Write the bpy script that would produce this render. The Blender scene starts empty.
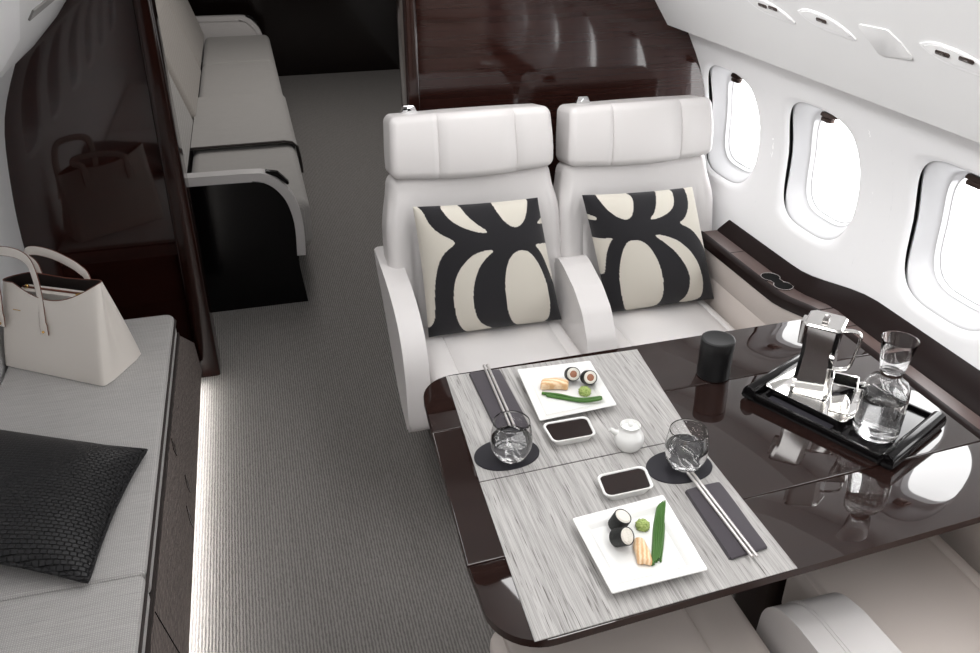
import bpy, bmesh, math, random
from mathutils import Vector, Matrix
PI = math.pi
random.seed(7)
S = bpy.context.scene
COL = S.collection

# ------------------------------------------------------------ camera
cam_d = bpy.data.cameras.new('camera'); cam = bpy.data.objects.new('camera', cam_d)
COL.objects.link(cam)
cam.location = (0, 0, 1.70)
cam.rotation_euler = (math.radians(90 - 29.2), 0, math.radians(-15.4))
cam_d.sensor_width = 36; cam_d.lens = 36 * 840 / 980; cam_d.clip_start = 0.02
S.camera = cam
# ------------------------------------------------------------ world, light, exposure
w = bpy.data.worlds.new('world'); S.world = w; w.use_nodes = True
w.node_tree.nodes['Background'].inputs[0].default_value = (0.9, 0.95, 1, 1)
w.node_tree.nodes['Background'].inputs[1].default_value = 0.3
S.view_settings.view_transform = 'Standard'; S.view_settings.look = 'None'
S.view_settings.gamma = 1; S.view_settings.exposure = -0.4
S.view_settings.use_curve_mapping = False
def area(name, loc, rot, sx, sy, power, color=(1, 1, 1), spread=180):
    d = bpy.data.lights.new(name, 'AREA'); d.shape = 'RECTANGLE'; d.size = sx; d.size_y = sy
    d.energy = power; d.color = color; d.spread = math.radians(spread)
    o = bpy.data.objects.new(name, d); COL.objects.link(o); o.location = loc
    o.rotation_euler = [math.radians(a) for a in rot]
    return o
PANE = 9.0                                       # brightness of the daylight in the panes
area('ceiling_wash_light', (-0.05, 0.9, 1.74), (0, -35, 0), 0.20, 3.0, 13.5, (1, 0.99, 0.985))
area('added_sidewall_fill', (0.42, 1.2, 1.74), (0, -66, 0), 0.10, 3.0, 8.0, (1, 0.99, 0.985), 110)  # lamp added to lift the right wall, no fixture behind it
area('added_bench_fill', (0.70, 0.95, 1.64), (0, 14, 0), 0.20, 2.8, 15, (1, 0.99, 0.985))  # extra fill lamp put in to brighten bench and bag
area('aft_cabin_light', (0.25, 5.2, 1.78), (0, 8, 0), 0.25, 3.2, 16.5, (1, 0.97, 0.94))

# ------------------------------------------------------------ mesh helpers
def bm_new(): return bmesh.new()
def obj(name, bm, m, parent=None, angle=38, smooth=True):
    bmesh.ops.recalc_face_normals(bm, faces=bm.faces)
    me = bpy.data.meshes.new(name); bm.to_mesh(me); bm.free()
    for x in (m if isinstance(m, (list, tuple)) else [m]): me.materials.append(x)
    if smooth:
        me.polygons.foreach_set('use_smooth', [True] * len(me.polygons))
        me.set_sharp_from_angle(angle=math.radians(angle))
    o = bpy.data.objects.new(name, me); COL.objects.link(o)
    if parent: o.parent = parent
    return o
def tag(o, label=None, cat=None, group=None, kind=None):
    if label: o['label'] = label
    if cat: o['category'] = cat
    if group: o['group'] = group
    if kind: o['kind'] = kind
    return o
def thing(name, label, cat, loc=(0, 0, 0), rz=0.0, group=None):
    o = bpy.data.objects.new(name, None); COL.objects.link(o); o.empty_display_size = 0.05
    o.location = loc; o.rotation_euler = (0, 0, rz)
    return tag(o, label, cat, group)
def struct(name, label=None, cat=None):
    o = bpy.data.objects.new(name, None); COL.objects.link(o)
    return tag(o, label, cat, kind='structure')
def kids(o): return [c for c in COL.objects if c.parent == o]
def copy_tree(o, parent=None):
    c = o.copy(); COL.objects.link(c); c.parent = parent
    for ch in kids(o): copy_tree(ch, c)
    return c
def quad(bm, pts, mi=0):
    f = bm.faces.new([bm.verts.new(p) for p in pts]); f.material_index = mi; return f
def box(bm, lo, hi, M=None, bev=0.0, seg=2, mi=0):
    x0, y0, z0 = lo; x1, y1, z1 = hi
    v = [bm.verts.new(p) for p in ((x0,y0,z0),(x1,y0,z0),(x1,y1,z0),(x0,y1,z0),(x0,y0,z1),(x1,y0,z1),(x1,y1,z1),(x0,y1,z1))]
    fs = [bm.faces.new([v[i] for i in q]) for q in ((3,2,1,0),(4,5,6,7),(0,1,5,4),(1,2,6,5),(2,3,7,6),(3,0,4,7))]
    for f in fs: f.material_index = mi
    if bev > 0:
        es = list({e for f in fs for e in f.edges})
        r = bmesh.ops.bevel(bm, geom=es, offset=bev, segments=seg, profile=0.5, affect='EDGES')
        v = list({q for f in r['faces'] for q in f.verts} | {q for q in v if q.is_valid})
        for f in r['faces']: f.material_index = mi
    if M is not None: bmesh.ops.transform(bm, matrix=M, verts=[q for q in v if q.is_valid])
    return v
def prism(bm, poly, z0, z1, axis='z', bev=0.0, seg=2, M=None, mi=0):
    """extrude a 2-D outline; axis names the extrusion direction"""
    def P(a, b, h): return {'z': (a, b, h), 'x': (h, a, b), 'y': (a, h, b)}[axis]
    lo = [bm.verts.new(P(a, b, z0)) for a, b in poly]; hi = [bm.verts.new(P(a, b, z1)) for a, b in poly]
    n = len(poly); fs = [bm.faces.new(lo[::-1]), bm.faces.new(hi)]
    fs += [bm.faces.new((lo[i], lo[(i+1) % n], hi[(i+1) % n], hi[i])) for i in range(n)]
    for f in fs: f.material_index = mi
    v = lo + hi
    if bev > 0:
        es = list(set(fs[0].edges) | set(fs[1].edges))
        r = bmesh.ops.bevel(bm, geom=es, offset=bev, segments=seg, profile=0.5, affect='EDGES')
        v = list({q for f in r['faces'] for q in f.verts} | {q for q in v if q.is_valid})
        for f in r['faces']: f.material_index = mi
    if M is not None: bmesh.ops.transform(bm, matrix=M, verts=v)
    return v
def rpoly(poly, r, n=6):
    """round the corners of a polygon (r may be a list)"""
    out = []; N = len(poly)
    for i, p in enumerate(poly):
        rr = r[i] if isinstance(r, (list, tuple)) else r
        p = Vector(p); a = Vector(poly[i-1]) - p; b = Vector(poly[(i+1) % N]) - p
        if rr <= 0: out.append(tuple(p)); continue
        a.normalize(); b.normalize()
        ang = a.angle(b); d = rr / math.tan(ang/2)
        c = p + (a+b).normalized() * (rr / math.sin(ang/2))
        s = p + a*d - c; e = p + b*d - c
        t0 = math.atan2(s.y, s.x); t1 = math.atan2(e.y, e.x); dt = t1 - t0
        while dt > PI: dt -= 2*PI
        while dt < -PI: dt += 2*PI
        for k in range(n+1):
            t = t0 + dt*k/n; out.append((c.x + rr*math.cos(t), c.y + rr*math.sin(t)))
    return out
def rect(x0, y0, x1, y1, r=0, n=6):
    p = [(x0,y0),(x1,y0),(x1,y1),(x0,y1)]
    return rpoly(p, r, n) if r else p
def lathe(bm, prof, n=40, c=(0, 0, 0), mi=0):
    """revolve (r, z) pairs about the vertical through c"""
    rings = []
    for r, z in prof:
        if r < 1e-6: rings.append([bm.verts.new((c[0], c[1], c[2]+z))])
        else: rings.append([bm.verts.new((c[0]+r*math.cos(2*PI*k/n), c[1]+r*math.sin(2*PI*k/n), c[2]+z)) for k in range(n)])
    for a, b in zip(rings, rings[1:]):
        for k in range(n):
            k2 = (k+1) % n
            if len(a) == 1 and len(b) == 1: continue
            if len(a) == 1: f = bm.faces.new((a[0], b[k], b[k2]))
            elif len(b) == 1: f = bm.faces.new((a[k], a[k2], b[0]))
            else: f = bm.faces.new((a[k], a[k2], b[k2], b[k]))
            f.material_index = mi
def loft(bm, rings, cap=True, close=True, mi=0):
    R = [[bm.verts.new(p) for p in r] for r in rings]; n = len(R[0])
    for a, b in zip(R, R[1:]):
        for k in range(n if close else n-1):
            f = bm.faces.new((a[k], a[(k+1) % n], b[(k+1) % n], b[k])); f.material_index = mi
    if cap and close:
        for r in (R[0][::-1], R[-1]):
            f = bm.faces.new(r); f.material_index = mi
    return R
def tube(bm, pts, r, n=8, cap=True, flat=None, mi=0):
    """sweep a circle (or flat=(w,h) ellipse/strap) along points"""
    P = [Vector(p) for p in pts]; rings = []; up = Vector((0, 0, 1))
    prev = None
    for i, p in enumerate(P):
        t = (P[min(i+1, len(P)-1)] - P[max(i-1, 0)]).normalized()
        if prev is None:
            s = t.cross(up)
            if s.length < 0.05: s = t.cross(Vector((0, 1, 0)))
            s.normalize()
        else:
            s = prev - t * prev.dot(t); s.normalize()
        prev = s; u = s.cross(t)
        rr = r[i] if isinstance(r, (list, tuple)) else r
        a, b = (flat if flat else (rr, rr))
        rings.append([p + s*(a*math.cos(2*PI*k/n)) + u*(b*math.sin(2*PI*k/n)) for k in range(n)])
    loft(bm, rings, cap)
def spline(pts, n=8):
    """Catmull-Rom through points"""
    P = [Vector(p) for p in pts]; out = []
    for i in range(len(P)-1):
        a = P[max(i-1, 0)]; b = P[i]; c = P[i+1]; d = P[min(i+2, len(P)-1)]
        for k in range(n):
            t = k/n
            out.append(0.5*((2*b) + (c-a)*t + (2*a-5*b+4*c-d)*t*t + (3*b-a-3*c+d)*t**3))
    out.append(P[-1]); return out
def rbox(bm, size, r, div=6, extra=None, fn=None, M=None, mi=0):
    """rounded box, dense enough to be deformed by fn(Vector)->Vector; extra = per-axis extra cut positions"""
    h = [s/2 for s in size]; r = min(r, min(h)*0.999)
    cs = []
    for a in range(3):
        L = set()
        for s in (1.0, 0.72, 0.42, 0.18, 0.0):
            L.add(round(h[a]-r + r*s, 6)); L.add(round(-(h[a]-r) - r*s, 6))
        inner = h[a]-r
        for k in range(1, div): L.add(round(-inner + 2*inner*k/div, 6))
        if extra and extra[a]:
            for e in extra[a]: L.add(round(e, 6))
        cs.append(sorted(L))
    V = {}
    def vert(i, j, k):
        key = (i, j, k)
        if key in V: return V[key]
        p = Vector((cs[0][i], cs[1][j], cs[2][k]))
        q = Vector([max(-(h[a]-r), min(h[a]-r, p[a])) for a in range(3)])
        d = p - q
        if d.length > 1e-9:
            # spread cube offsets on the sphere
            u = d / r
            x2, y2, z2 = u.x*u.x, u.y*u.y, u.z*u.z
            d = Vector((u.x*math.sqrt(max(0, 1-y2/2-z2/2+y2*z2/3)), u.y*math.sqrt(max(0, 1-z2/2-x2/2+z2*x2/3)), u.z*math.sqrt(max(0, 1-x2/2-y2/2+x2*y2/3)))) * r
        p = q + d
        if fn: p = fn(p)
        if M is not None: p = M @ p
        V[key] = bm.verts.new(p); return V[key]
    nx, ny, nz = [len(c)-1 for c in cs]
    def face(*ks):
        f = bm.faces.new([vert(*k) for k in ks]); f.material_index = mi
    for i in range(nx):
        for j in range(ny):
            face((i,j,0),(i,j+1,0),(i+1,j+1,0),(i+1,j,0)); face((i,j,nz),(i+1,j,nz),(i+1,j+1,nz),(i,j+1,nz))
    for i in range(nx):
        for k in range(nz):
            face((i,0,k),(i+1,0,k),(i+1,0,k+1),(i,0,k+1)); face((i,ny,k),(i,ny,k+1),(i+1,ny,k+1),(i+1,ny,k))
    for j in range(ny):
        for k in range(nz):
            face((0,j,k),(0,j,k+1),(0,j+1,k+1),(0,j+1,k)); face((nx,j,k),(nx,j+1,k),(nx,j+1,k+1),(nx,j,k+1))
def groove(x, s, wd=0.004, d=0.004):
    t = abs(x - s)/wd
    return d*(1-t) if t < 1 else 0.0
def sm(a, b, x):
    t = max(0.0, min(1.0, (x-a)/(b-a))); return t*t*(3-2*t)

# ------------------------------------------------------------ materials
def lin(r, g, b):
    f = lambda c: (c/255)/12.92 if c/255 <= 0.04045 else (((c/255)+0.055)/1.055)**2.4
    return (f(r), f(g), f(b), 1)
def mat(name, rgb, rough=0.5, metal=0.0, spec=0.5, coat=0.0, sheen=0.0):
    m = bpy.data.materials.new(name); m.use_nodes = True
    b = m.node_tree.nodes['Principled BSDF']
    b.inputs['Base Color'].default_value = lin(*rgb); b.inputs['Roughness'].default_value = rough
    b.inputs['Metallic'].default_value = metal; b.inputs['Specular IOR Level'].default_value = spec
    b.inputs['Coat Weight'].default_value = coat; b.inputs['Coat Roughness'].default_value = 0.03
    b.inputs['Sheen Weight'].default_value = sheen
    return m
class N:
    """small wrapper round a material's node tree"""
    def __init__(s, m): s.m = m; s.t = m.node_tree; s.b = s.t.nodes['Principled BSDF']
    def n(s, typ, **kw):
        x = s.t.nodes.new(typ)
        for k, v in kw.items():
            if k in x.inputs: x.inputs[k].default_value = v
            else: setattr(x, k, v)
        return x
    def l(s, a, b): s.t.links.new(a, b)
    def coord(s, scale=(1,1,1), rot=(0,0,0)):
        c = s.n('ShaderNodeTexCoord'); mp = s.n('ShaderNodeMapping'); s.l(c.outputs['Object'], mp.inputs[0])
        mp.inputs['Scale'].default_value = scale; mp.inputs['Rotation'].default_value = rot; return mp.outputs[0]
    def noise(s, co, scale, detail=3, rough=0.5):
        x = s.n('ShaderNodeTexNoise'); s.l(co, x.inputs['Vector']); x.inputs['Scale'].default_value = scale
        x.inputs['Detail'].default_value = detail; x.inputs['Roughness'].default_value = rough; return x.outputs['Fac']
    def wave(s, co, scale, dirn='X', dist=0.0, dscale=1.0, detail=2):
        x = s.n('ShaderNodeTexWave'); x.bands_direction = dirn; s.l(co, x.inputs['Vector'])
        x.inputs['Scale'].default_value = scale; x.inputs['Distortion'].default_value = dist
        x.inputs['Detail Scale'].default_value = dscale; x.inputs['Detail'].default_value = detail; return x.outputs['Fac']
    def ramp(s, fac, stops):
        x = s.n('ShaderNodeValToRGB'); s.l(fac, x.inputs[0]); e = x.color_ramp.elements
        while len(e) < len(stops): e.new(0.5)
        for q, (p, c) in zip(e, stops): q.position = p; q.color = lin(*c)
        return x.outputs[0]
    def math(s, op, a, b=0.0):
        x = s.n('ShaderNodeMath', operation=op)
        for i, v in enumerate((a, b)):
            if isinstance(v, (int, float)): x.inputs[i].default_value = v
            else: s.l(v, x.inputs[i])
        return x.outputs[0]
    def mix(s, fac, a, b):
        x = s.n('ShaderNodeMix', data_type='RGBA')
        s.l(fac, x.inputs[0])
        for i, v in ((6, a), (7, b)):
            if isinstance(v, tuple): x.inputs[i].default_value = v
            else: s.l(v, x.inputs[i])
        return x.outputs[2]
    def color(s, c): s.l(c, s.b.inputs['Base Color'])
    def bump(s, h, strength=0.3, dist=0.002):
        x = s.n('ShaderNodeBump'); x.inputs['Strength'].default_value = strength; x.inputs['Distance'].default_value = dist
        s.l(h, x.inputs['Height']); s.l(x.outputs[0], s.b.inputs['Normal'])

M_leather = mat('white_leather', (217, 214, 213), 0.42, spec=0.35)
k = N(M_leather); k.bump(k.noise(k.coord(), 420, 4, 0.6), 0.12, 0.001)
M_taupe_and_shaded = mat('taupe_and_shaded_leather', (206, 197, 191), 0.45, spec=0.35)  # taupe ledge panel; on near seats, shade mixed into white leather's colour
k = N(M_taupe_and_shaded); k.bump(k.noise(k.coord(), 420, 4, 0.6), 0.12, 0.001)
M_wall = mat('white_panel', (240, 240, 241), 0.45, spec=0.3)
M_ceil = mat('ceiling_panel', (226, 226, 226), 0.5, spec=0.3)
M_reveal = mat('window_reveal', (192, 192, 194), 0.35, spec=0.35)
M_black = mat('black_gap', (8, 8, 8), 0.7, spec=0.1)
M_gloss_black = mat('black_lacquer', (9, 8, 9), 0.13, spec=0.3)
M_chrome = mat('chrome', (225, 225, 226), 0.06, 1.0)
M_silver = mat('polished_silver', (235, 234, 232), 0.09, 1.0)
M_steel = mat('brushed_steel', (170, 166, 164), 0.25, 1.0)
M_stick = mat('satin_silver', (226, 222, 220), 0.32, 0.75)
M_table_edge = mat('dark_table_edge', (40, 21, 16), 0.3, spec=0.25)
M_bronze = mat('dark_bronze', (74, 62, 58), 0.3, 0.8)
M_gold = mat('gold', (214, 176, 110), 0.25, 1.0)
def wood(name, dark, light, rough=0.06, coat=0.6, sc=(3, 60, 60), spec=0.45):
    m = mat(name, dark, rough, spec=spec, coat=coat); k = N(m)
    co = k.coord(sc); f = k.noise(co, 1.0, 5, 0.65)
    k.color(k.ramp(f, [(0.32, dark), (0.7, light)])); return m
M_wood_table = wood('dark_table_wood', (30, 19, 17), (40, 27, 24), 0.035, 0.42, (2, 70, 70))
M_wood_wall = wood('dark_bulkhead_wood', (30, 13, 10), (44, 20, 16), 0.05, 0.5, (1.6, 20, 55), 0.5)
M_wood_wall2 = wood('dark_bulkhead_veneer', (36, 19, 16), (46, 25, 21), 0.05, 0.0, (1.2, 20, 70), 0.42)
M_wood_table.node_tree.nodes['Principled BSDF'].inputs['Coat IOR'].default_value = 1.62
M_wood_ledge = wood('ledge_wood', (68, 52, 48), (84, 66, 62), 0.3, 0.0, (40, 3, 40), 0.3)
M_ledge_edge = mat('dark_ledge_edge', (24, 14, 13), 0.45, spec=0.12)
M_wood_post = wood('post_wood', (24, 11, 8), (42, 20, 15), 0.14, 0.15, (60, 60, 2), 0.35)
M_far = mat('dark_far_wood', (18, 9, 7), 0.15, coat=0.2)
# carpet with fine ribs along the aisle
M_carpet = mat('grey_ribbed_carpet', (112, 105, 101), 0.95, spec=0.1, sheen=0.15); k = N(M_carpet)
co = k.coord((1, 0.35, 1)); wv = k.wave(co, 38, 'X', 2.4, 4.0, 3); ns = k.noise(k.coord((1, .45, 1)), 190, 4, 0.8)
h = k.math('ADD', k.math('MULTIPLY', wv, 0.55), k.math('MULTIPLY', ns, 0.85))
k.color(k.ramp(h, [(0.2, (88, 85, 83)), (0.9, (150, 146, 143))])); k.bump(h, 0.6, 0.006)
M_carpet_face = mat('dark_ribbed_carpet', (82, 73, 70), 0.95, spec=0.1, sheen=0.1); k = N(M_carpet_face)
co = k.coord((1, .35, 1)); wv = k.wave(co, 34, 'Z', 3.0, 3.0, 2); ns = k.noise(k.coord((1, .3, 1)), 170, 4, 0.8)
h = k.math('ADD', k.math('MULTIPLY', wv, 0.7), k.math('MULTIPLY', ns, 0.6))
k.color(k.ramp(h, [(0.25, (74, 66, 64)), (0.85, (150, 138, 132))])); k.bump(h, 0.9, 0.008)
def weave(name, a, b, scale, bump=0.4, rough=0.85):
    m = mat(name, a, rough, spec=0.2, sheen=0.2); k = N(m)
    co = k.coord(); w1 = k.wave(co, scale, 'X', 0.6, 6); w2 = k.wave(co, scale, 'Y', 0.6, 6)
    h = k.math('MULTIPLY', w1, w2); ns = k.noise(k.coord((3, 60, 60)), 4, 4, 0.7)
    f = k.math('ADD', k.math('MULTIPLY', h, 0.5), k.math('MULTIPLY', ns, 0.6))
    k.color(k.ramp(f, [(0.2, a), (0.8, b)])); k.bump(h, bump, 0.002); return m
M_bench = weave('grey_woven_fabric', (158, 156, 155), (204, 202, 200), 70)
M_sofa = weave('grey_sofa_fabric', (158, 155, 152), (188, 185, 182), 60, 0.3)
M_sofa_back = weave('light_sofa_fabric', (160, 154, 148), (184, 178, 172), 60, 0.3)
M_piping = mat('dark_piping', (44, 36, 34), 0.6)
# black basket-weave leather of the bolster
M_basket = mat('black_basket_weave', (26, 26, 28), 0.42, spec=0.35); k = N(M_basket)
co = k.coord(rot=(0, 0, 0.12))
br = k.n('ShaderNodeTexBrick'); k.l(co, br.inputs['Vector'])
for nm, v in (('Scale', 1.0), ('Mortar Size', 0.0014), ('Mortar Smooth', 1.0), ('Brick Width', 0.0135), ('Row Height', 0.0095)): br.inputs[nm].default_value = v
inv = k.math('SUBTRACT', 1.0, br.outputs['Fac'])
k.color(k.ramp(inv, [(0.0, (12, 12, 13)), (1.0, (36, 36, 38))])); k.bump(inv, 1.0, 0.004)
M_cream = mat('cream_linen', (208, 203, 192), 0.85, spec=0.2, sheen=0.2)
k = N(M_cream); k.bump(k.math('MULTIPLY', k.wave(k.coord(), 180, 'X'), k.wave(k.coord(), 180, 'Z')), 0.2, 0.001)
M_char = mat('charcoal_linen', (36, 35, 38), 0.85, spec=0.2, sheen=0.15)
k = N(M_char); k.bump(k.math('MULTIPLY', k.wave(k.coord(), 180, 'X'), k.wave(k.coord(), 180, 'Z')), 0.3, 0.001)
# streaked runner
M_mat = mat('streaked_grey_mat', (180, 178, 176), 0.6, spec=0.3); k = N(M_mat)
f1 = k.noise(k.coord((480, 15, 1)), 1.0, 2, 0.5); f2 = k.noise(k.coord((1100, 12, 1)), 1.0, 2, 0.5); f3 = k.noise(k.coord((130, 4, 1)), 1.0, 2, 0.5)
base = k.ramp(k.math('ADD', k.math('MULTIPLY', f2, 0.6), k.math('MULTIPLY', f3, 0.4)), [(0.36, (138, 136, 134)), (0.5, (168, 166, 164)), (0.64, (188, 186, 184))])
dash = k.ramp(f1, [(0.62, (0, 0, 0)), (0.72, (255, 255, 255))])
k.color(k.mix(dash, base, lin(98, 94, 92))); k.bump(f2, 0.2, 0.001)
M_china = mat('white_porcelain', (236, 236, 234), 0.12, spec=0.5, coat=0.3)
M_soy = mat('soy_sauce', (24, 8, 5), 0.04, spec=0.5)
M_napkin = mat('charcoal_napkin', (72, 68, 73), 0.85, spec=0.15, sheen=0.2)
M_coaster = mat('dark_leather_coaster', (34, 33, 39), 0.6, spec=0.3)
M_rice = mat('white_rice', (232, 228, 218), 0.6); k = N(M_rice); k.bump(k.noise(k.coord(), 500, 2), 0.8, 0.003)
M_nori = mat('black_seaweed', (20, 22, 20), 0.6); k = N(M_nori); k.bump(k.noise(k.coord(), 300, 3), 0.6, 0.002)
M_fill = mat('brown_filling', (150, 100, 74), 0.5)
M_fish = mat('pale_fish', (224, 184, 140), 0.3, spec=0.5); k = N(M_fish)
k.color(k.ramp(k.wave(k.coord(), 45, 'Y', 2.0, 4), [(0.0, (212, 166, 118)), (1.0, (240, 214, 180))]))
M_wasabi = mat('wasabi', (152, 176, 78), 0.6); k = N(M_wasabi)
nz = k.noise(k.coord(), 260, 3); k.color(k.ramp(nz, [(0.3, (118, 148, 50)), (0.7, (200, 214, 140))])); k.bump(nz, 1, 0.004)
M_chive = mat('green_chive', (62, 104, 38), 0.4)
M_canister = mat('black_canister', (22, 22, 23), 0.38, spec=0.4)
M_bag = mat('ivory_bag_leather', (233, 227, 220), 0.42, spec=0.4)
k = N(M_bag); k.bump(k.noise(k.coord(), 350, 4, 0.6), 0.1, 0.001)
M_edge = mat('brown_edge_paint', (112, 62, 46), 0.5)
M_lining = mat('dark_lining', (46, 36, 34), 0.8)
def glass(name, ior, col=(1, 1, 1, 1)):
    m = bpy.data.materials.new(name); m.use_nodes = True; b = m.node_tree.nodes['Principled BSDF']
    b.inputs['Transmission Weight'].default_value = 1; b.inputs['Roughness'].default_value = 0.0
    b.inputs['IOR'].default_value = ior; b.inputs['Base Color'].default_value = col; return m
M_glass = glass('clear_glass', 1.45); M_water = glass('water', 1.33)
def emit(name, rgb, s):
    m = bpy.data.materials.new(name); m.use_nodes = True; b = m.node_tree.nodes['Principled BSDF']
    b.inputs['Base Color'].default_value = (0.8, 0.8, 0.8, 1); b.inputs['Roughness'].default_value = 0.1
    b.inputs['Emission Color'].default_value = rgb; b.inputs['Emission Strength'].default_value = s; return m
M_pane = emit('daylit_pane', (1, 1, 1, 1), PANE)
M_shade = mat('drawn_shade', (205, 203, 200), 0.6)
M_slot = mat('grey_slot', (150, 148, 146), 0.6)
M_led = emit('white_led', (1, 0.98, 0.96, 1), 36)

# ------------------------------------------------------------ cabin shell
PR_ = [(1.30, 0.0), (1.36, 0.40), (1.40, 0.60), (1.418, 0.70), (1.44, 0.80), (1.45, 0.90), (1.443, 0.991), (1.41, 1.10), (1.353, 1.212),
       (1.278, 1.238), (1.215, 1.33), (1.0, 1.60), (0.8, 1.74), (0.6, 1.81), (0.32, 1.84)]           # right side section (x, z)
PL_ = [(-.795, 0.0), (-.81, 0.45), (-.81, 0.60), (-.80, 0.75), (-.775, 0.935), (-.74, 1.05), (-.675, 1.185), (-.625, 1.207),
       (-.545, 1.285), (-.45, 1.40), (-.31, 1.56), (-.12, 1.70), (0.0, 1.79), (0.32, 1.84)]           # left side section
def on_curve(C, z):
    for (a, z0), (b, z1) in zip(C, C[1:]):
        if z0 <= z <= z1: return a + (b-a)*(z-z0)/(z1-z0)
    return C[-1][0]
_sp = {1: spline([(z, x, 0) for x, z in PR_[:9]], 10), -1: spline([(z, x, 0) for x, z in PL_[:7]], 10)}
ZT = {1: 1.212, -1: 1.185}                              # top of each side wall
def wx(side, z):
    L = _sp[side]
    for a, b in zip(L, L[1:]):
        if a.x <= z <= b.x: return a.y + (b.y-a.y)*(z-a.x)/max(1e-9, b.x-a.x)
    return L[-1].y
Y0, Y1 = -1.6, 8.0
bm = bm_new(); quad(bm, [(-1.1, Y0, 0), (2.0, Y0, 0), (2.0, Y1, 0), (-1.1, Y1, 0)])
tag(obj('floor', bm, M_carpet), 'grey ribbed carpet of the aisle', kind='structure')
WZ0, WZ1, WC = 0.72, 1.165, 0.953
WA, WB = 0.160, 0.176                                  # half width and half height of a window opening
RW = [2.364, 1.890, 1.367, 0.87, 0.37, -0.13, 3.3, 3.85, 4.4]
LW = [2.45, 1.96, 1.45, 0.95, 0.45, -0.05, 3.9, 4.5, 5.1]
def sup(t, a, b, e=0.62):
    c, s = math.cos(t), math.sin(t)
    return (a*math.copysign(abs(c)**e, c), b*math.copysign(abs(s)**e, s))
def side_wall(side, ys):
    X = lambda z: wx(side, z)
    bm = bm_new()
    def strip(y0, y1, z0, z1, nz):
        V = [[bm.verts.new((X(z0+(z1-z0)*i/nz), y, z0+(z1-z0)*i/nz)) for y in (y0, y1)] for i in range(nz+1)]
        for i in range(nz): bm.faces.new((V[i][0], V[i][1], V[i+1][1], V[i+1][0]))
    zl = 0.0
    strip(Y0, Y1, 0.0, WZ0, 16); strip(Y0, Y1, WZ1, ZT[side], 4)
    ys = sorted(ys); cur = Y0
    for yc in ys:
        a, b = yc-0.225, yc+0.225
        if a > cur: strip(cur, a, WZ0, WZ1, 16)
        cur = b; n = 64; rings = []
        for q in range(9):
            u = q/8.0; ring = []
            for i in range(n):
                t = 2*PI*i/n; hy, hz = sup(t, WA, WB)
                c, s = math.cos(t), math.sin(t)
                kx = 0.225/max(1e-9, abs(c)); kz = ((WZ1-WC) if s > 0 else (WC-WZ0))/max(1e-9, abs(s)); kk = min(kx, kz)
                ry, rz = c*kk, s*kk
                y = hy + (ry-hy)*u; z = WC + hz + (rz-hz)*u
                lip = 0.012*math.exp(-((u*8)**2))          # softly rolled rim
                ring.append((X(z) + side*lip, yc+y, z))
            rings.append(ring)
        # square the last ring's corners
        cor = [(yc+0.225, WZ1), (yc-0.225, WZ1), (yc-0.225, WZ0), (yc+0.225, WZ0)]
        last = rings[-1]
        for cy, cz in cor:
            i = min(range(n), key=lambda j: (last[j][1]-cy)**2 + (last[j][2]-cz)**2)
            last[i] = (X(cz), cy, cz)
        loft(bm, rings, cap=False)
    strip(cur, Y1, WZ0, WZ1, 16)
    bmesh.ops.remove_doubles(bm, verts=bm.verts, dist=1e-5)
    return obj('wall_right' if side > 0 else 'wall_left', bm, M_wall, angle=30)
tag(side_wall(1, RW), 'white curved cabin side wall with oval windows', kind='structure')
tag(side_wall(-1, LW), 'white curved cabin side wall behind the bench', kind='structure')
# ceiling: valance strips and crown, both sides, as one shell
bm = bm_new()
sec = PR_[8:] + PL_[6:-1][::-1]
loft(bm, [[(x, y, z) for x, z in sec] for y in (Y0, Y1)], cap=False, close=False)
tag(obj('ceiling', bm, M_ceil, angle=20), 'white cabin ceiling with angled side panels', kind='structure')
def cross_poly(y0, y1, x0, x1, name, m, label):
    """bulkhead slab that fills the cabin section between x0 and x1"""
    pts = []
    zs = [0, .2, .4, .5, .6, .66, .7, .75, .8, .85, .9, .95, 1.0, 1.05, 1.1, 1.14, 1.18]
    sec = [(wx(1, z), z) for z in zs] + PR_[8:] + PL_[6:-1][::-1] + [(wx(-1, z), z) for z in zs[::-1]]
    sec = [(min(max(x, x0), x1), z) for x, z in sec]
    out = []
    for p in sec:
        if not out or (Vector(p)-Vector(out[-1])).length > 1e-4: out.append(p)
    bm = bm_new(); prism(bm, out, y0, y1, 'y')
    return tag(obj(name, bm, m, smooth=False), label, kind='structure')
cross_poly(2.88, 2.95, -2, -0.30, 'wall_bulkhead_left', M_wood_wall, 'glossy dark wood bulkhead behind the bench')
cross_poly(2.53, 2.60, 0.46, 3, 'wall_bulkhead_right', M_wood_wall2, 'glossy dark wood bulkhead behind the white seats')
cross_poly(7.82, 7.9, -3, 3, 'wall_far', M_far, 'dark wood wall at the far end of the aisle')
cross_poly(Y0-0.05, Y0, -3, 3, 'wall_near', M_far, 'dark cabin bulkhead behind the viewer')
# header above the aisle opening is left open: the posts carry it
bm = bm_new(); prism(bm, rpoly([(-0.345, 2.84), (-0.268, 2.84), (-0.268, 2.97), (-0.345, 2.97)], 0.012), 0, 1.76, bev=0.0)
for v in bm.verts:
    f = sm(1.5, 0.0, v.co.z); v.co.x += (1-f)*0.03 if v.co.x < -0.3 else 0
tag(obj('trim_1', bm, M_wood_post), 'dark lacquered post at the free edge of the left bulkhead', kind='structure')
bm = bm_new(); prism(bm, rpoly([(0.432, 2.50), (0.472, 2.50), (0.472, 2.62), (0.432, 2.62)], 0.01), 0, 1.80)
tag(obj('trim_2', bm, M_wood_post), 'dark lacquered post at the free edge of the right bulkhead', kind='structure')

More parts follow.
